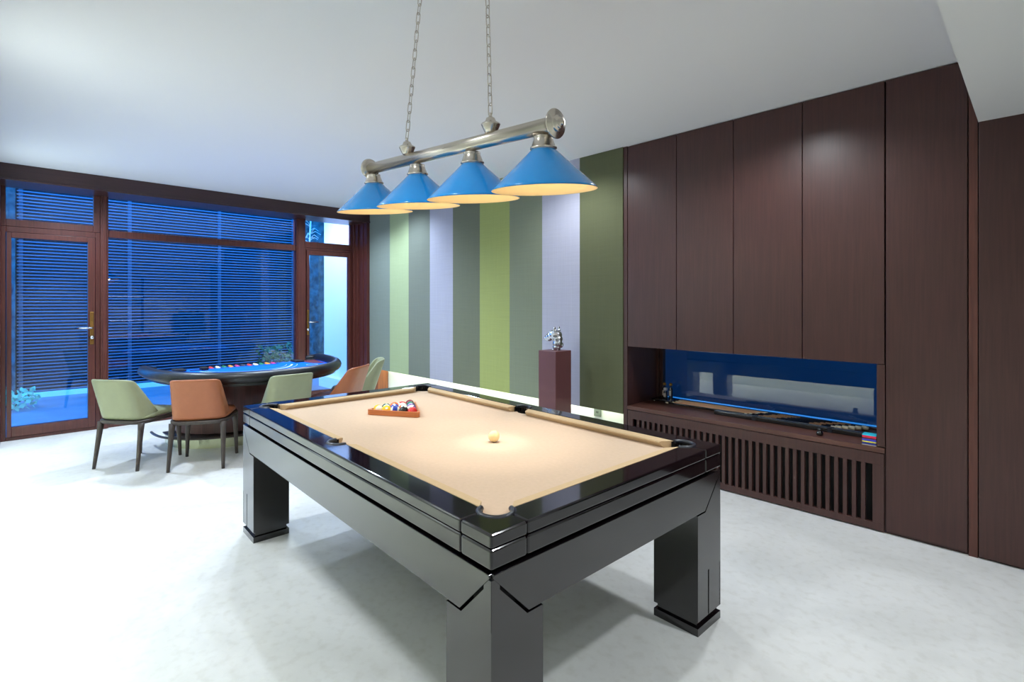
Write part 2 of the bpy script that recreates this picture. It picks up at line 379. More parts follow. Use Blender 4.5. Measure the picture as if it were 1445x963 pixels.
# ---------------------------------------------------------------- outside
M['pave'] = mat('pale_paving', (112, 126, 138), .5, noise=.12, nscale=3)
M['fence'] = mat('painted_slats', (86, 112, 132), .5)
M['fence_dark'] = mat('dark_gap_backing', (34, 42, 50), .8)
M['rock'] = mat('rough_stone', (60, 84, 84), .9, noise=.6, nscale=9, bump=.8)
M['leaf'] = mat('leaf_green', (50, 86, 44), .5, noise=.3, nscale=8)
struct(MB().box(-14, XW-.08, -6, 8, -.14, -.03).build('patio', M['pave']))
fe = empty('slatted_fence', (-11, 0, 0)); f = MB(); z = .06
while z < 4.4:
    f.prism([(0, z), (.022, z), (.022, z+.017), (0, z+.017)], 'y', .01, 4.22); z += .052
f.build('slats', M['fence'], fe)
f = MB()
for y in (.03, 1.4, 2.8, 4.2): f.box(-.06, -.02, y, y+.05, -.03, 4.5)
f.build('post', M['fence'], fe)
MB().box(.0, .10, .03, 4.25, -.03, .045).build('kerb', M['white'], fe)
MB().box(-.30, -.27, -.5, 4.31, -.03, 4.9).build('backing', M['fence_dark'], fe)  # dark sheet added behind the slats to darken the gaps
tag(fe, 'tall blue-lit horizontal slatted screen standing across the patio', 'fence')
def rough_wall(name, x0, x1, y0, y1, z0, z1, axis, n, m, amp):
    b = MB(); P = []
    for i in range(n+1):
        row = []
        for k in range(n+1):
            u, v = i/n, k/n
            d = amp*(random.random()-.3)
            if axis == 'x': row.append((x1+d, y0+(y1-y0)*u, z0+(z1-z0)*v))
            else: row.append((x0+(x1-x0)*u, y0-d, z0+(z1-z0)*v))
        P.append(row)
    b.grid(P); b.box(x0, x1-.02, y0, y1, z0, z1)
    return b.build(name, m)
tag(rough_wall('stone_wall', -11.3, -10.85, 4.33, 5.8, -.03, 4.5, 'x', 40, M['rock'], .09), 'rough dark stone wall seen through the right-hand glass door', 'wall')
tag(rough_wall('stone_wall', -11.2, -10.9, -.9, -.005, -.03, 4.5, 'x', 24, M['rock'], .08), 'narrow rough stone pier at the far left behind the left-hand door', 'wall')
tag(MB().box(-9.05, XW-.1, 4.02, 4.25, -.03, 5.0).build('garden_wall', M['white']), 'plain white garden wall beside the patio right of the stone', 'wall')
tag(MB().box(-9.0, XW-.1, 3.90, 4.02, -.03, .16).build('wall_ledge', M['white']), 'low pale ledge along the foot of the white garden wall', 'ledge')
def leafy(name, c, r, n, size, m, flat=1.0, stems=6):
    e = empty(name, c); b = MB()
    for i in range(n):
        a = random.uniform(0, 2*PI); q = random.random()**.5*r; zz = random.uniform(.05, 1)*r*flat
        p = Vector((q*math.cos(a), q*math.sin(a), zz)); d = Vector((random.uniform(-1, 1), random.uniform(-1, 1), random.uniform(-.2, 1))).normalized()
        sd = d.cross(Vector((random.random(), random.random(), .3))).normalized()*size*.35
        vs = [b.bm.verts.new(v) for v in (p, p+d*size*.5+sd, p+d*size, p+d*size*.5-sd)]; b.bm.faces.new(vs)
    b.build('foliage', m, e)
    b = MB()
    for i in range(stems):
        a = 2*PI*i/stems; b.tube([(0, 0, -.02), (r*.3*math.cos(a), r*.3*math.sin(a), r*flat*.4), (r*.7*math.cos(a), r*.7*math.sin(a), r*flat*.8)], .008, 5)
    b.build('stems', M['ash'], e)
    return e
M['leafb'] = mat('blue_lit_leaf', (110, 190, 150), .5)  # cyan of the blue dusk light put into the leaf colour
tag(leafy('patio_shrub', (-9.9, -.05, -.02), .3, 160, .09, M['leafb'], .8), 'small leafy shrub on the patio behind the left-hand door', 'shrub')
tag(leafy('patio_shrub', (-10.2, 3.6, -.02), .34, 260, .10, M['leaf'], 1.9), 'bushy shrub in front of the slatted screen, beside the stone wall', 'shrub')
b = MB()
b.tube([(-9.42, 3.90, 0), (-9.45, 3.86, 1.2), (-9.42, 3.9, 2.4), (-9.4, 3.93, 3.2)], .016, 6)
for i in range(26):
    z = random.uniform(2.4, 3.15); a = random.uniform(0, 6.28); q = random.uniform(.08, .2)
    b.tube([(-9.41, 3.91, z), (-9.41+q*.5*math.cos(a), 3.91+q*.5*math.sin(a), z+.06), (-9.41+q*math.cos(a), 3.91+q*math.sin(a), z+random.uniform(-.05, .12))], .006, 4)
tag(b.build('climbing_branch', mat('pale_bark', (190, 200, 180), .7)), 'thin pale bare branch behind the top of the right-hand door', 'branch')
# court walls added behind the niche window to block the bright sky
M['court'] = mat('sky_block_render', (96, 104, 114), .8)
struct(MB().box(-6, 2, 6.4, 6.6, -.1, 5).box(-6, 2, 4.6, 6.6, -.1, 0).box(-6.1, -6, 4.4, 6.6, -.1, 5).box(2, 2.1, 4.4, 6.6, -.1, 5).box(-6, -2.7, 4.25, 4.6, 0, 5).box(-2.7, 2, 4.6, 4.7, HC, 5).build('sky_block_court', M['court']))

# ---------------------------------------------------------------- pool table
TC = (-2.2715, 1.683); TR = math.radians(-1.85)
def T(x, y, z=0):
    return Vector((TC[0]+x*math.cos(TR)-y*math.sin(TR), TC[1]+x*math.sin(TR)+y*math.cos(TR), z))
pt = empty('pool_table', (TC[0], TC[1], 0), TR)
tag(pt, 'large gloss black pool table with camel cloth and chunky square legs', 'pool table')
L, W = 1.226, .69
cp, cr = (1.100, -.565), .058
sp, sr = (0, -.592), .056
def arc(c, r, a0, a1, n=10): return [(c[0]+r*math.cos(a0+(a1-a0)*i/n), c[1]+r*math.sin(a0+(a1-a0)*i/n)) for i in range(n+1)]
yi, xi = -.585, 1.116
aL = math.atan2(yi-cp[1], -math.sqrt(cr**2-(yi-cp[1])**2))          # circle meets long-rail inner edge
aS = math.atan2(math.sqrt(cr**2-(xi-cp[0])**2), xi-cp[0])           # circle meets short-rail inner edge
aSeam1 = math.atan2(-math.sqrt(cr**2-(1.083-cp[0])**2), 1.083-cp[0])
aSeam2 = math.atan2(-.547-cp[1], math.sqrt(cr**2-(-.547-cp[1])**2))
aL += 2*PI if aL < 0 else 0; aSeam1 += 2*PI if aSeam1 < 0 else 0
g = .0012
def rail_mesh(poly, low):
    b = MB(); b.prism(poly, 'z', .7585, .80)
    b.prism(low, 'z', .697, .756); return b
# long rails
side0, side1 = math.atan2(yi-sp[1], -math.sqrt(sr**2-(yi-sp[1])**2)), math.atan2(yi-sp[1], math.sqrt(sr**2-(yi-sp[1])**2))
sa = arc(sp, sr, (side0 if side0 > 0 else side0+2*PI), side1+2*PI, 14)
half = arc(cp, cr, aL, aSeam1, 5)
long_poly = [(-1.083+g, -W), (1.083-g, -W)] + [(min(p[0], 1.083-g), p[1]) for p in reversed(half)]
long_poly += list(reversed(sa)) + [(-min(p[0], 1.083-g), p[1]) for p in half]
def rot180(p): return [(-x, -y) for x, y in p]
def mirx(p): return [(-x, y) for x, y in p]
def miry(p): return [(x, -y) for x, y in p]
lowL = [(-1.083+g, -W+.001), (1.083-g, -W+.001), (1.083-g, -.64), (-1.083+g, -.64)]
for fn in (lambda p: p, rot180):
    rail_mesh(fn(long_poly), fn(lowL)).build('side_rail', M['lacquer'], pt, bevel=.007, seg=3)
half2 = arc(cp, cr, aSeam2, aS, 5)
short_poly = [(L, -.547+g), (L, .547-g)] + [(p[0], -max(p[1], -.547+g)) for p in half2] + [(p[0], max(p[1], -.547+g)) for p in reversed(half2)]
lowS = [(L-.001, -.547+g), (L-.001, .547-g), (1.17, .547-g), (1.17, -.547+g)]
for fn in (lambda p: p, rot180):
    rail_mesh(fn(short_poly), fn(lowS)).build('end_rail', M['lacquer'], pt, bevel=.007, seg=3)
cap_poly = [(1.083, -W), (L, -W), (L, -.547)] + arc(cp, cr, aSeam2, aSeam1-2*PI, 12)
lowC = [(1.083, -W+.001), (L-.001, -W+.001), (L-.001, -.547), (1.17, -.547), (1.17, -.64), (1.083, -.64)]
for fn in (lambda p: p, rot180, mirx, miry):
    rail_mesh(fn(cap_poly), fn(lowC)).build('corner_cap', M['lacquer'], pt, bevel=.007, seg=3)
# pocket rings and liners
def pocket(c, r, a0, a1, fn):
    pts = fn(arc(c, r-.004, a0, a1, 20))
    b = MB(); b.tube([(x, y, .796) for x, y in pts], .0095, 10)
    ring = b.build('pocket_rim', M['rubber'], pt)
    outer = fn(arc(c, r, a0-.25, a1+.25, 20)); b = MB()
    b.grid([[(x, y, .796) for x, y in outer], [(x, y, .66) for x, y in outer]])
    b.build('pocket_liner', M['black'], ring)
for fn in (lambda p: p, rot180, mirx, miry): pocket(cp, cr, aL, aS+2*PI, fn)
for fn in (lambda p: p, rot180): pocket(sp, sr, side0+2*PI if side0 < 0 else side0, side1+2*PI, fn)
# cloth bed with pocket bites
def bite(c, r, a0, a1, n=10): return arc(c, r, a0, a1, n)
bc, br = (1.128, -.593), .060
q = math.sqrt(br**2-(-.585-bc[1])**2)
bx0 = bc[0]-q; by0 = bc[1]+math.sqrt(br**2-(1.116-bc[0])**2)
b0 = math.atan2(-.585-bc[1], -q); b1 = math.atan2(by0-bc[1], 1.116-bc[0])
corner = arc(bc, br, b0, b1, 10)                   # from long edge to short edge
sb = arc((0, -.625), .055, math.atan2(.04, .0377), math.atan2(.04, -.0377), 8)
bed = [p for p in corner] + [(x, -y) for x, y in reversed(corner)] + [(x, -y) for x, y in sb] + [(-x, -y) for x, y in corner] + [(-x, y) for x, y in reversed(corner)] + [(-x, y) for x, y in sb]
MB().prism(bed, 'z', .735, .765).build('cloth_bed', M['cloth'], pt)
# cushions
def cushion(p0, p1, n0, n1):
    """p0,p1 rail-side end points; n0,n1 nose end points (plan)"""
    b = MB()
    secs = []
    for P, N in ((p0, n0), (p1, n1)):
        P = Vector(P); N = Vector(N); d = N-P
        def pt_(t, z): v = P+d*t; return (v.x, v.y, z)
        secs.append([pt_(0, .7985), pt_(.9, .7945), pt_(1, .790), pt_(.98, .784), pt_(.66, .7655), pt_(0, .7655)])
    V = [[b.bm.verts.new(q) for q in s_] for s_ in secs]; n = 6
    for i in range(n): b.bm.faces.new((V[0][i], V[0][(i+1) % n], V[1][(i+1) % n], V[1][i]))
    b.bm.faces.new(V[0]); b.bm.faces.new(V[1])
    return b.build('cushion', M['cush'], pt)
for sx, sy in ((1, -1), (-1, -1), (1, 1), (-1, 1)):
    cushion((sx*1.044, sy*.585), (sx*.058, sy*.585), (sx*.997, sy*.54), (sx*.078, sy*.54))
for sx in (1, -1):
    cushion((sx*1.116, .511), (sx*1.116, -.511), (sx*1.071, .461), (sx*1.071, -.461))
# core, aprons, legs
MB().box(-1.185, 1.185, -.65, .65, .55, .735).build('frame_core', M['black'], pt)
ap = [(-1.214, .684), (1.214, .684), (1.219, .676), (1.078, .532), (-1.078, .532), (-1.219, .676)]
for sy in (-1, 1):
    a, b2 = (sy*W, sy*(W-.035))
    MB().prism(ap, 'y', min(a, b2), max(a, b2)).build('side_apron', M['satin'], pt, bevel=.002)
ap = [(-.678, .684), (.678, .684), (.683, .676), (.542, .532), (-.542, .532), (-.683, .676)]
for sx in (-1, 1):
    a, b2 = (sx*L, sx*(L-.035))
    MB().prism(ap, 'x', min(a, b2), max(a, b2)).build('end_apron', M['satin'], pt, bevel=.002)
def leg(sx, sy):
    b = MB(); x0, x1, y0, y1 = 1.006, 1.224, -.688, -.480
    # outer shell with a groove up the long-side and end faces
    z0, z1, zg = .062, .524, .262
    def bx(a, b_, c, d, e, f): b.box(min(sx*a, sx*b_), max(sx*a, sx*b_), min(-sy*c, -sy*d), max(-sy*c, -sy*d), e, f)
    bx(x0, x1, y0, y1, zg, z1)
    xm, ym = 1.142, -.575; gw = .005; gd = .012
    bx(x0, x1-gd, y0+gd, y1, z0, zg)
    bx(x0, xm-gw, y0, y0+gd, z0, zg); bx(xm+gw, x1, y0, y0+gd, z0, zg)
    bx(x1-gd, x1, y0, ym-gw, z0, zg); bx(x1-gd, x1, ym+gw, y1, z0, zg)
    # mitred top wedges beside the aprons
    b.prism([(sx*1.2232, .524), (sx*1.2232, .668), (sx*1.083, .524)], 'y', min(sy*.688, sy*.655), max(sy*.688, sy*.655))
    b.prism([(sy*.6872, .524), (sy*.6872, .668), (sy*.547, .524)], 'x', min(sx*1.224, sx*1.19), max(sx*1.224, sx*1.19))
    lg = b.build('leg', M['satin'], pt)
    b = MB(); b.box(min(sx*x0, sx*x1), max(sx*x0, sx*x1), min(sy*.688, sy*.480), max(sy*.688, sy*.480), 0, .034)
    b.box(min(sx*(x0+.012), sx*(x1-.012)), max(sx*(x0+.012), sx*(x1-.012)), min(sy*.676, sy*.492), max(sy*.676, sy*.492), .034, .062)
    b.build('plinth', M['satin'], lg)
for sx in (-1, 1):
    for sy in (-1, 1): leg(sx, sy)

# ---------------------------------------------------------------- balls and rack
BR = .0286; ZB = .765
ballcols = {'yellow': (250, 190, 20), 'blue': (20, 50, 160), 'red': (215, 40, 35), 'purple': (90, 40, 130), 'orange': (240, 110, 30), 'green': (10, 100, 80), 'maroon': (130, 25, 35), 'black': (16, 16, 20)}
BM = {k: mat(k+'_resin', v, .08, coat=.6) for k, v in ballcols.items()}
BM['white'] = mat('ivory_resin', (248, 240, 220), .08, coat=.6)
BM['cue'] = mat('cue_ball_resin', (250, 225, 165), .12, coat=.6)
def ball(x, y, col, striped, label, rot=None, group=None):
    b = MB(); bm = b.bm
    bmesh.ops.create_uvsphere(bm, u_segments=32, v_segments=24, radius=BR)
    for f in bm.faces:
        f.smooth = True; c = f.calc_center_median().normalized()
        base = (1 if abs(c.z) > .55 else 0) if striped else 0
        if abs(c.x) > .955 and col != 'cue': base = 1
        f.material_index = base
    o = b.build('billiard_ball', [BM[col], BM['white']])
    p = T(x, y); o.location = (p.x, p.y, ZB+BR)
    o.rotation_euler = rot or (random.uniform(0, 3), random.uniform(0, 3), random.uniform(0, 6))
    return tag(o, label, 'ball', group)
ball(.396, .023, 'cue', False, 'lone cream cue ball in the middle of the pool table')
# triangle rack: front side from A to B, apex away from the camera
A, B = Vector((-.612, -.168)), Vector((-.296, .036))
u = (B-A).normalized(); v = Vector((-u.y, u.x)); sd = (B-A).length; Cc = (A+B)/2 + v*sd*.866
cen = (A+B+Cc)/3
ra = math.atan2(u.y, u.x)
pc = T(cen.x, cen.y, ZB)
rk = MB(); inr = sd/(2*math.sqrt(3)) # inradius (outer)
def tri(r):  # rounded triangle with inradius r
    out = []; 
    for k in range(3):
        am = -PI/2+PI/3+k*2*PI/3; cr_ = .022; R_ = 2*(r-cr_)
        cx, cy = R_*math.cos(am), R_*math.sin(am)
        for i in range(7):
            a = am-PI/3+i*(2*PI/3)/6; out.append((cx+cr_*math.cos(a), cy+cr_*math.sin(a)))
    return out
o_, i_ = tri(inr), tri(inr-.011); n = len(o_)
for (z0, z1) in ((.002, .034),):
    vo0 = [rk.bm.verts.new((x, y, z0)) for x, y in o_]; vo1 = [rk.bm.verts.new((x, y, z1)) for x, y in o_]
    vi0 = [rk.bm.verts.new((x, y, z0)) for x, y in i_]; vi1 = [rk.bm.verts.new((x, y, z1)) for x, y in i_]
    for k in range(n):
        m_ = (k+1) % n
        for q in ((vo0[k], vo0[m_], vo1[m_], vo1[k]), (vi0[k], vi0[m_], vi1[m_], vi1[k]), (vo1[k], vo1[m_], vi1[m_], vi1[k]), (vo0[k], vo0[m_], vi0[m_], vi0[k])): rk.bm.faces.new(q)
ro = rk.build('ball_rack', M['rack'], bevel=.002, loc=(pc.x, pc.y, ZB-.001), rot=(0, 0, TR+ra))
tag(ro, 'wooden triangle rack round the coloured balls on the pool table', 'rack')
order = [('yellow', 1, 'yellow and white striped ball at the left corner of the rack'), ('yellow', 0, 'solid yellow ball in the front row of the rack'), ('blue', 1, 'blue striped ball in the middle of the front row of the rack'),
         ('black', 0, 'black ball in the front row of the rack'), ('red', 0, 'solid red ball at the front right corner of the rack'),
         ('green', 1, 'green striped ball behind the yellow balls in the rack'), ('blue', 0, 'solid blue ball in the second row of the rack'), ('orange', 1, 'orange striped ball in the second row of the rack'), ('purple', 1, 'purple striped ball behind the red ball in the rack'),
         ('orange', 0, 'solid orange ball in the third row of the rack'), ('maroon', 1, 'maroon striped ball in the middle of the third row'), ('purple', 0, 'solid purple ball in the third row, at its right end'),
         ('red', 1, 'red striped ball in the fourth row of the rack, on the left'), ('green', 0, 'solid green ball in the fourth row of the rack, on the right'), ('maroon', 0, 'solid maroon ball alone at the back point of the rack')]
k = 0; bs = BR*2.02; r_in = inr-.011
for row in range(5):
    cnt = 5-row
    for i in range(cnt):
        lx = (i-(cnt-1)/2)*bs; ly = -r_in+BR+.0015+row*bs*.866
        p = cen + u*lx + v*ly
        ball(p.x, p.y, order[k][0], order[k][1], order[k][2], group='balls in the rack'); k += 1

# ---------------------------------------------------------------- billiard lamp
Z0 = 1.80
def camw(x, d, z):  # camera-plane coordinates -> world
    a = math.radians(45.9); return Vector((x*math.cos(a)-d*math.sin(a), d*math.cos(a)+x*math.sin(a), z))
def LP(t, z=0): return camw(Z0*(.063-.149*t), Z0*(1+.147*t), z)
rim0, rim3 = 1.848, 1.913
P0, P3 = LP(0, rim0), LP(3, rim3); bdir = (P3-P0).normalized()
spn = (P3-P0).length
side = bdir.cross(Vector((0, 0, 1))).normalized(); upv = side.cross(bdir).normalized()
view = Vector((-math.sin(math.radians(45.9)), math.cos(math.radians(45.9)), 0))
roll = math.radians(5.5); sg = 1 if side.dot(view) > 0 else -1
up2 = (upv*math.cos(roll) - side*sg*math.sin(roll)).normalized(); side2 = bdir.cross(up2).normalized()
lamp = empty('billiard_lamp')
lamp.matrix_world = Matrix.Translation(P0) @ Matrix((( bdir.x, side2.x*-1, up2.x), (bdir.y, -side2.y, up2.y), (bdir.z, -side2.z, up2.z))).to_4x4()
tag(lamp, 'hanging brushed nickel bar lamp with four blue cone shades on two chains', 'pendant lamp')
SP = spn/3; BZ = .216
bar = MB().lathe([(.027, -.045), (.027, 3*SP+.02)], (0, 0, BZ), 32, 'x')
bar.build('bar', M['nickel'], lamp)
def endcap(x, d):
    b = MB(); b.lathe([(.026, 0), (.034, d*.004), (.049, d*.008), (.0505, d*.012), (.049, d*.015), (.029, d*.016), (.028, d*.021), (.025, d*.026), (.020, d*.027), (.019, d*.032), (.014, d*.036), (.010, d*.037), (.009, d*.043), (.005, d*.047), (.0, d*.048)], (x, 0, BZ), 36, 'x')
    b.build('end_cap', M['nickel'], lamp)
endcap(-.045, -1); endcap(3*SP+.02, 1)
for i in range(4):
    x = i*SP
    b = MB(); b.lathe([(.0, BZ-.018), (.016, BZ-.024), (.016, BZ-.030), (.032, BZ-.031), (.034, BZ-.035), (.033, BZ-.040), (.034, BZ-.044), (.043, BZ-.068), (.047, BZ-.070), (.047, BZ-.076), (.040, BZ-.077)], (x, 0, 0), 36)
    nk = b.build('shade_holder', M['nickel'], lamp)
    b = MB(); b.lathe([(.041, BZ-.077), (.172, .016), (.181, .007), (.186, 0), (.1845, -.0005)], (x, 0, 0), 64, cap=False)
    sh = b.build('lamp_shade', M['blue'], lamp)
    b = MB(); b.lathe([(.0385, BZ-.081), (.1705, .012), (.1825, .0), (.1855, -.0015), (.1862, -.0005)], (x, 0, 0), 64, cap=False)
    b.build('inner_lining', M['cream'], sh)
    b = MB(); b.lathe([(.0, .03), (.02, .036), (.03, .058), (.026, .08), (.014, .1), (.014, .13)], (x, 0, 0), 20)
    b.build('bulb', M['bulb'], sh)
    l = bpy.data.lights.new('bulb_light', 'POINT'); l.energy = .7; l.color = (1, .8, .52); l.shadow_soft_size = .03
    lo = bpy.data.objects.new('bulb_light', l); COL.objects.link(lo); lo.parent = sh; lo.location = (x, 0, .012)
def capurn(x):
    b = MB(); b.lathe([(.020, BZ+.022), (.024, BZ+.026), (.036, BZ+.052), (.0375, BZ+.056), (.034, BZ+.060), (.022, BZ+.066), (.019, BZ+.072), (.016, BZ+.079), (.008, BZ+.083), (.006, BZ+.09), (.008, BZ+.096), (.0, BZ+.1)], (x, 0, 0), 36)
    return b.build('chain_cap', M['nickel'], lamp)
def chain(x, top, cap):
    Mw = lamp.matrix_world; base = Mw @ Vector((x, 0, BZ+.093)); d = top-base; n = int(d.length/.0375); step = d.length/n; t = d.normalized()
    s1 = t.cross(Vector((1, 0, 0))).normalized(); s2 = t.cross(s1).normalized(); inv = Mw.inverted()
    b = MB()
    for k in range(n):
        c = base+t*step*(k+.5); s_ = s1 if k % 2 else s2; big = 1.18 if k == 0 else 1
        h, w_ = step*.62, .0088*big; pts = []
        for i in range(16):
            a = 2*PI*i/16; ca, sa_ = math.cos(a), math.sin(a)
            pts.append(c + s_*w_*ca + t*((h-w_)*(1 if sa_ > 0.01 else -1 if sa_ < -.01 else 0) + w_*sa_))
        b.tube([inv @ p for p in pts], .0021, 6, closed=True)
    b.build('chain', M['nickel'], lamp)
    b = MB(); b.lathe([(.05, 0), (.05, -.008), (.02, -.022), (.006, -.03), (0, -.034)], (0, 0, 0), 28)
    o = b.build('ceiling_canopy', M['nickel'], lamp); o.matrix_parent_inverse = lamp.matrix_world.inverted(); o.location = (top.x, top.y, HC)
tops = [camw(-.101, 2.0, HC-.02), camw(-.412, 2.3, HC-.02)]
bpy.context.view_layer.update()
for t, tp in zip((.70, 2.19), tops):
    cpn = capurn(t*SP); chain(t*SP, tp, cpn)

# ---------------------------------------------------------------- chairs
def chair(col, label, loc, face):
    """local: +y is forward; origin on the floor below the seat centre"""
    t = empty('dining_chair', (*loc, 0), math.atan2(face[1], face[0])-PI/2)
    tag(t, label, 'chair', 'chairs round the card table')
    lm = M[col]
    # backrest shell wrapping round the seat
    P = []
    NV, NU = 10, 22
    for k in range(NV+1):
        v_ = k/NV; z = .435+v_*.365
        lean = -.195-.125*v_
        hw = .200-.020*v_
        wing = .15*(1-v_)+.004
        row = []
        for i in range(NU+1):
            q = -1+2*i/NU; aq = abs(q); sgn = 1 if q > 0 else -1
            # U shaped plan: flat back, round corner, straight wing
            cr_ = .06
            back = hw-cr_; tot = back+cr_*PI/2+wing; s_ = aq*tot
            if s_ < back: x, y = s_, lean-.012*math.cos(s_/hw*PI/2)+.0
            elif s_ < back+cr_*PI/2:
                a = (s_-back)/cr_; x, y = back+cr_*math.sin(a), lean+cr_*(1-math.cos(a))
            else: x, y = hw+.01*(s_-back-cr_*PI/2), lean+cr_+(s_-back-cr_*PI/2)
            zz = z - (.02*(aq**6) if v_ > .95 else 0)
            row.append((sgn*x, y, zz))
        P.append(row)
    MB().grid(P).build('backrest', lm, t, solid=.026, sub=1, bevel=0)
    # seat cushion
    b = MB(); P = []
    ol = []
    for i in range(36):
        a = 2*PI*i/36; ca, sa_ = math.cos(a), math.sin(a); e = .45
        ol.append((.222*abs(ca)**e*(1 if ca > 0 else -1)*(1+.06*(sa_ > 0)*sa_), .235*abs(sa_)**e*(1 if sa_ > 0 else -1)+.02))
    for sc, z in ((.001, .425), (.93, .425), (1, .437), (1, .452), (.95, .468), (.8, .474), (.4, .477), (.001, .478)):
        P.append([(x*sc, (y-.02)*sc+.02, z+.006*(y > 0)) for x, y in ol])
    b.grid(P, closed_u=True); b.build('seat', lm, t)
    # frame rail below the seat
    b = MB()
    ring = [(x*1.03, (y-.02)*1.05+.02) for x, y in ol]
    vs = [[b.bm.verts.new((x*s1, (y-.02)*s1+.02, z)) for x, y in ring] for s1, z in ((1.02, .424), (1.02, .405), (.99, .392), (.86, .392), (.86, .424))]
    for k in range(5):
        r0, r1 = vs[k], vs[(k+1) % 5]
        for i in range(36): f = b.bm.faces.new((r0[i], r0[(i+1) % 36], r1[(i+1) % 36], r1[i])); f.smooth = True
    b.build('seat_frame', M['ash'], t)
    for sx in (-1, 1):
        for sy in (-1, 1):
            top = Vector((sx*.198, .02+sy*.205, .405)); bot = Vector((sx*.212, .02+sy*(.215 if sy > 0 else .262), 0))
            b = MB(); n = 6
            b.tube([top.lerp(bot, i/n)+Vector((0, 0, 0)) for i in range(n+1)], [.027, .023, .021, .019, .017, .0155, .0135], 12)
            b.build('leg', M['ash'], t)
    return t
chair('green_l', 'sage green leather chair at the far left, nearest the left glass door', (-5.735, .81), (-.62, .785))
chair('orange_l', 'tan leather chair left of the pool table, back to the room', (-5.30, 1.235), (-.878, .477))
chair('green_l', 'sage green leather chair behind the pool table, at the middle of the card table', (-5.10, 1.85), (-.97, .02))
chair('orange_l', 'tan leather chair at the right end of the card table', (-5.20, 2.43), (-.80, -.60))
chair('green_l', 'sage green leather chair furthest right, against the striped wall corner', (-5.57, 2.84), (-.42, -.90))

# ---------------------------------------------------------------- card table
M['vinyl'] = mat('padded_black_vinyl', (12, 14, 20), .38, spec=.5)
M['felt'] = mat('royal_blue_felt', (10, 96, 226), .9, spec=.1)
M['maroon'] = mat('maroon_trim', (96, 34, 44), .4)
M['base'] = wood('card_table_base', (76, 36, 34), .3)
M['creamb'] = mat('brushed_cream_metal', (205, 208, 180), .25, metal=1)
ct = empty('card_table', (-6.30, 1.83, 0))
tag(ct, 'half-round card table with blue felt and padded black rim by the windows', 'card table')
def dee(ax, ay, n=40, x0=0, sq=.9, back=0):
    pts = []
    for i in range(n+1):
        a = -PI/2+PI*i/n; ca, sa_ = math.cos(a), math.sin(a)
        pts.append((x0+ax*abs(ca)**sq, ay*(1 if sa_ > 0 else -1)*abs(sa_)**.92))
    return pts
MB().prism(dee(1.19, .85, sq=.8), 'z', .715, .742).build('felt_top', M['felt'], ct)
pts = dee(1.26, .90, sq=.8); path = [(-.11, -.78, .765), (-.10, -.87, .765)] + [(x, y, .765) for x, y in pts] + [(-.10, .87, .765), (-.11, .78, .765)]
b = MB(); b.tube(path, [.02, .04]+[.056]*len(pts)+[.04, .02], 14); b.build('padded_rim', M['vinyl'], ct)
MB().prism(dee(1.25, .89, sq=.8), 'z', .685, .716).build('underside', M['vinyl'], ct)
# maroon corner fields
for sy in (-1, 1):
    MB().prism([(.0, sy*.84), (.42, sy*.80), (.34, sy*.68), (.02, sy*.64)], 'z', .7425, .7455).build('corner_field', M['maroon'], ct)
    MB().box(-.03, .15, min(sy*.56, sy*.66), max(sy*.56, sy*.66), .742, .762).build('side_slot', M['black'], ct, bevel=.004)
tr = MB().box(.02, .16, -.36, .36, .7425, .752).build('chip_tray', M['chrome'], ct)
cc = [(215, 60, 50), (240, 240, 235), (40, 130, 90), (235, 150, 50), (190, 60, 120), (60, 60, 70)]
cmats = [mat('token_colour', c, .4) for c in cc]
for i in range(11):
    y = -.32+.064*i
    MB().lathe([(.011, .03), (.011, .15)], (0, y, .752), 16, 'x').build('chip_roll', cmats[i % 6], tr)
# printed markings on the felt: betting arcs
M['print'] = mat('pale_print', (170, 190, 235), .8)
def ringmesh(r0, r1, a0, a1, n, cx=0, cy=0, ky=1.0):
    b = MB(); vv = [[b.bm.verts.new((cx+r*math.cos(a0+(a1-a0)*k/n), cy+ky*r*math.sin(a0+(a1-a0)*k/n), .7432)) for k in range(n+1)] for r in (r0, r1)]
    for k in range(n): b.bm.faces.new((vv[0][k], vv[0][k+1], vv[1][k+1], vv[1][k]))
    return b
for r0, r1 in ((.58, .588), (.64, .668), (.72, .728)):
    ringmesh(r0, r1, -1.15, 1.15, 48, ky=.78).build('printed_arc', M['print'], ct)
for i in range(7):
    a = -1.05+2.1*i/6
    ringmesh(.055, .064, 0, 2*PI, 28, .92*math.cos(a), .92*.78*math.sin(a)).build('betting_circle', M['print'], ct)
base = MB().prism(dee(.60, .66, sq=.8, x0=-.02), 'z', .13, .69).build('pedestal', M['base'], ct)
MB().prism(dee(.66, .72, sq=.8, x0=-.02), 'z', .0, .105).build('kick_band', M['creamb'], base)
MB().prism(dee(.68, .74, sq=.8, x0=-.02), 'z', .106, .118).build('foot_shelf', M['ash'], base)
b = MB(); b.tube([(x, y, .135) for x, y in dee(.78, .84, sq=.8)], .012, 8); b.build('foot_rail', M['ash'], base)
b = MB().box(-6.22, -6.10, 1.40, 1.46, .743, .772).box(-6.17, -6.155, 1.30, 1.40, .743, .752)
tag(b.build('card_shoe', M['black'], bevel=.004), 'small black card dispenser lying on the blue felt', 'card dispenser')

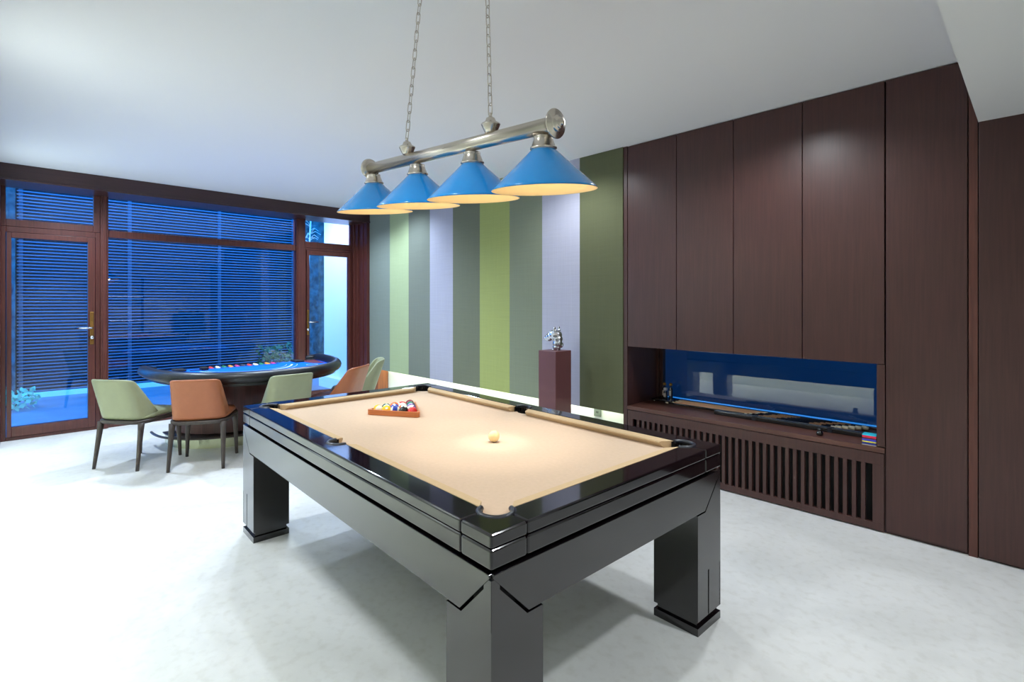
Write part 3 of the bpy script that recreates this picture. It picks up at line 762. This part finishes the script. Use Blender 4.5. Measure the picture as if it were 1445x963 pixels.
# ---------------------------------------------------------------- pedestal and sculpture
px0, px1, py0, py1, pz = -3.256, -3.045, 3.50, 3.72, 1.010
pd = MB().box(px0, px1, py0, py1, 0, pz).build('pedestal', M['plinth'], bevel=.003)
tag(pd, 'tall square plum coloured pedestal in front of the striped wall', 'pedestal')
b = MB(); cx, cy = -3.15, 3.61
def E(x, z, y, rx, rz, ry, tilt=0):
    b.sphere((x, y, z), 1, (rx, ry, rz), 20, Matrix.Rotation(tilt, 3, 'Y').to_quaternion().to_euler())
E(.020, .034, 0, .040, .033, .040); E(.026, .07, 0, .046, .052, .044, .15); E(.028, .11, 0, .050, .045, .047)
E(.006, .146, 0, .066, .052, .054); E(-.030, .138, 0, .054, .044, .044, -.25); E(-.062, .124, 0, .040, .032, .034, -.35); E(-.090, .114, 0, .024, .022, .026)
E(-.058, .102, 0, .036, .018, .027, -.2)
for s_ in (-1, 1):
    E(.016, .203, s_*.044, .012, .024, .017, .2); E(.02, .188, s_*.038, .02, .016, .016)
    E(-.034, .170, s_*.028, .018, .011, .012)
for i in range(5): E(.06-.005*i, .05+.022*i, .022*(-1)**i, .016, .026, .014, .4)
b.box(-.022, .046, -.026, .026, .003, .014)
o = b.build('animal_head_sculpture', M['silver'], loc=(cx, cy, pz-.002), rot=(0, 0, math.radians(14)))
rm = o.modifiers.new('remesh', 'REMESH'); rm.mode = 'VOXEL'; rm.voxel_size = .0028; rm.use_smooth_shade = True
sm = o.modifiers.new('smooth', 'SMOOTH'); sm.iterations = 4; sm.factor = .5
tag(o, 'silver animal head sculpture with small ears standing on the plum pedestal', 'sculpture')

# ---------------------------------------------------------------- things on the niche ledge
ZL = .535
M['maple'] = mat('maple_shaft', (238, 186, 146), .35); M['ivory'] = mat('ivory_ferrule', (235, 225, 200), .4); M['butt'] = mat('ebony_butt', (12, 12, 16), .2, coat=.5)
M['wrap'] = mat('speckled_wrap', (150, 112, 78), .7, noise=.6, nscale=120)
def cue(x0, x1, y0, y1, label, tone, z=None):
    """tip at (x0,y0), butt at (x1,y1)"""
    z = ZL+.015 if z is None else z
    L_ = math.hypot(x1-x0, y1-y0); t = empty('pool_cue', (x0, y0, z), math.atan2(y1-y0, x1-x0))
    MB().lathe([(.0062, .028), (.0072, .1), (.0105, L_*.52)], n=14, axis='x').build('shaft', M['maple'] if tone else M['butt'], t)
    MB().lathe([(.006, 0), (.0062, .006), (.0062, .028)], n=14, axis='x').build('ferrule', M['ivory'], t)
    MB().lathe([(.0112, L_*.52), (.0112, L_*.535)], n=14, axis='x').build('joint_collar', M['ivory'], t)
    MB().lathe([(.011, L_*.535), (.0135, L_*.8), (.0145, L_*.975)], n=14, axis='x').build('butt', M['butt'], t)
    MB().lathe([(.0120, L_*.60), (.0132, L_*.70)], n=14, axis='x').build('grip_wrap', M['wrap'], t)
    MB().lathe([(.0140, L_*.87), (.0145, L_*.93)], n=14, axis='x').build('sleeve', M['wrap'], t)
    MB().lathe([(.0148, L_*.975), (.0148, L_), (.011, L_+.004)], n=14, axis='x').build('bumper', M['ivory'], t)
    return tag(t, label, 'cue', 'pool cues lying on the niche ledge')
places = ['closest to the glass', 'second from the glass', 'third from the glass', 'fourth from the glass', 'nearest the room of the pale ones']
for i in range(5):
    y = 4.40-.031*i
    cue(-2.33+.03*(i % 2), -.86-.035*i, y, y-.01, 'pale-shafted pool cue lying on the niche ledge, '+places[i], 1)
cue(-2.36, -1.02, 4.225, 4.235, 'slim all-black pool cue lying in front of the pale ones', 0)
# black cue case
cs = empty('cue_case', (-1.25, 4.16, ZL))
MB().box(-.62, .50, -.035, .02, 0, .032).build('case_body', M['butt'], cs, bevel=.006)
MB().box(-.32, -.29, -.036, .021, .001, .033).box(.2, .23, -.036, .021, .001, .033).build('strap', M['rubber'], cs)
tag(cs, 'long slim black cue case lying along the niche ledge', 'case')
# round black holder
b = MB(); b.lathe([(.014, 0), (.02, .004), (.021, .02), (.016, .03), (.012, .034), (.018, .038), (.017, .05), (0, .054)], n=24)
tag(b.build('chalk_holder', M['butt'], loc=(-1.06, 3.985, ZL)), 'little round black chalk holder on the ledge in front of the case', 'chalk holder')
# boxes of chalk
for i, (c1, c2, lb) in enumerate((((26, 40, 130), (240, 225, 60), 'navy and yellow chalk box at the bottom of the small stack'), ((60, 60, 190), (70, 20, 40), 'violet and maroon chalk box in the middle of the small stack'), ((225, 30, 70), (40, 190, 220), 'red box with a cyan lid on top of the small stack'))):
    e = empty('chalk_box', (-.765, 3.965, ZL+.006+i*.0215)); 
    MB().box(-.038, .038, -.032, .032, 0, .0135).build('box_body', mat('card_print', c1, .4), e, bevel=.001)
    MB().box(-.038, .038, -.032, .032, .0137, .021).build('lid', mat('card_lid', c2, .4), e, bevel=.001)
    tag(e, lb, 'box', 'chalk boxes stacked at the right end of the ledge')
tag(MB().box(-.806, -.724, 3.93, 4.0, ZL, ZL+.006).build('glass_tray', mat('frosted_tray', (170, 160, 150), .2), bevel=.002), 'small pale tray under the stacked chalk boxes', 'tray')
# bottles at the left end
M['clear'] = mat('smoky_glass', (40, 46, 56), .05, coat=.8); M['gold'] = mat('satin_gold', (200, 150, 70), .35, metal=1); M['labelm'] = mat('paper_label', (200, 190, 180), .7)
def bottle(x, y, h_, lid, label, white=False):
    t = empty('bottle', (x, y, ZL+.03))
    MB().lathe([(.017, 0), (.018, .004), (.018, h_*.62), (.008, h_*.74), (.007, h_*.84)], n=20).build('glass_body', M['clear'], t)
    if white: MB().box(-.014, .014, -.014, .014, h_*.76, h_).build('stopper', mat('white_cap', (225, 225, 230), .4), t, bevel=.002)
    else: MB().sphere((0, 0, h_*.92), .0165, n=18).build('stopper', M['gold'], t)
    MB().box(-.0115, .0115, -.0195, -.0175, h_*.14, h_*.5).build('paper_label', M['labelm'], t)
    return tag(t, label, 'bottle', 'small bottles at the left end of the niche')
bottle(-2.462, 4.385, .135, 'gold', 'small dark bottle with a round gold stopper, the left one of two')
bottle(-2.40, 4.39, .135, 'gold', 'small dark bottle with a round gold stopper, right beside the window')
bottle(-2.43, 4.345, .095, 'white', 'shorter bottle with a square white cap before the gold-topped ones', True)
t = empty('bottle_tray', (-2.42, 4.33, ZL)); MB().box(-.10, .10, -.08, .085, .016, .03).build('tray_top', M['butt'], t, bevel=.004)
for sx in (-1, 1):
    for sy in (-1, 1): MB().lathe([(.008, 0), (.008, .016)], (sx*.08, sy*.06, 0), 12).build('foot', M['chrome'], t)
tag(t, 'small black footed tray under the bottles in the niche', 'tray')

# ---------------------------------------------------------------- rear of the room (seen in the window reflections)
pl = leafy('potted_plant', (.66, 3.3, .64), .34, 900, .12, M['leaf'], 1.5, 9)
MB().lathe([(.12, -.62), (.15, -.6), (.18, -.25), (.17, -.24), (.15, -.26), (0, -.28)], n=28).build('planter', M['white'], pl)
MB().tube([(0, 0, -.3), (.01, 0, 0), (0, .01, .4)], .015, 8).build('trunk', M['ash'], pl)
tag(pl, 'bushy green potted plant, seen only as a reflection in the windows', 'plant')
sh = empty('wall_shelf', (XB-.13, 1.85, 0))
for z in (1.02, 1.62):
    MB().box(-.13, .13, -.5, .5, z, z+.03).build('shelf_board', M['wood'], sh)
    MB().box(-.125, -.115, -.48, .48, z-.008, z-.001).build('light_strip', emat('shelf_light', (1, .97, .9), 8), sh)
for y in (-.5, .48): MB().box(-.13, .13, y, y+.02, .6, 2.1).build('shelf_side', M['wood'], sh)
tag(sh, 'dark shelf unit with two lit boards behind the camera, seen in reflection', 'shelf')
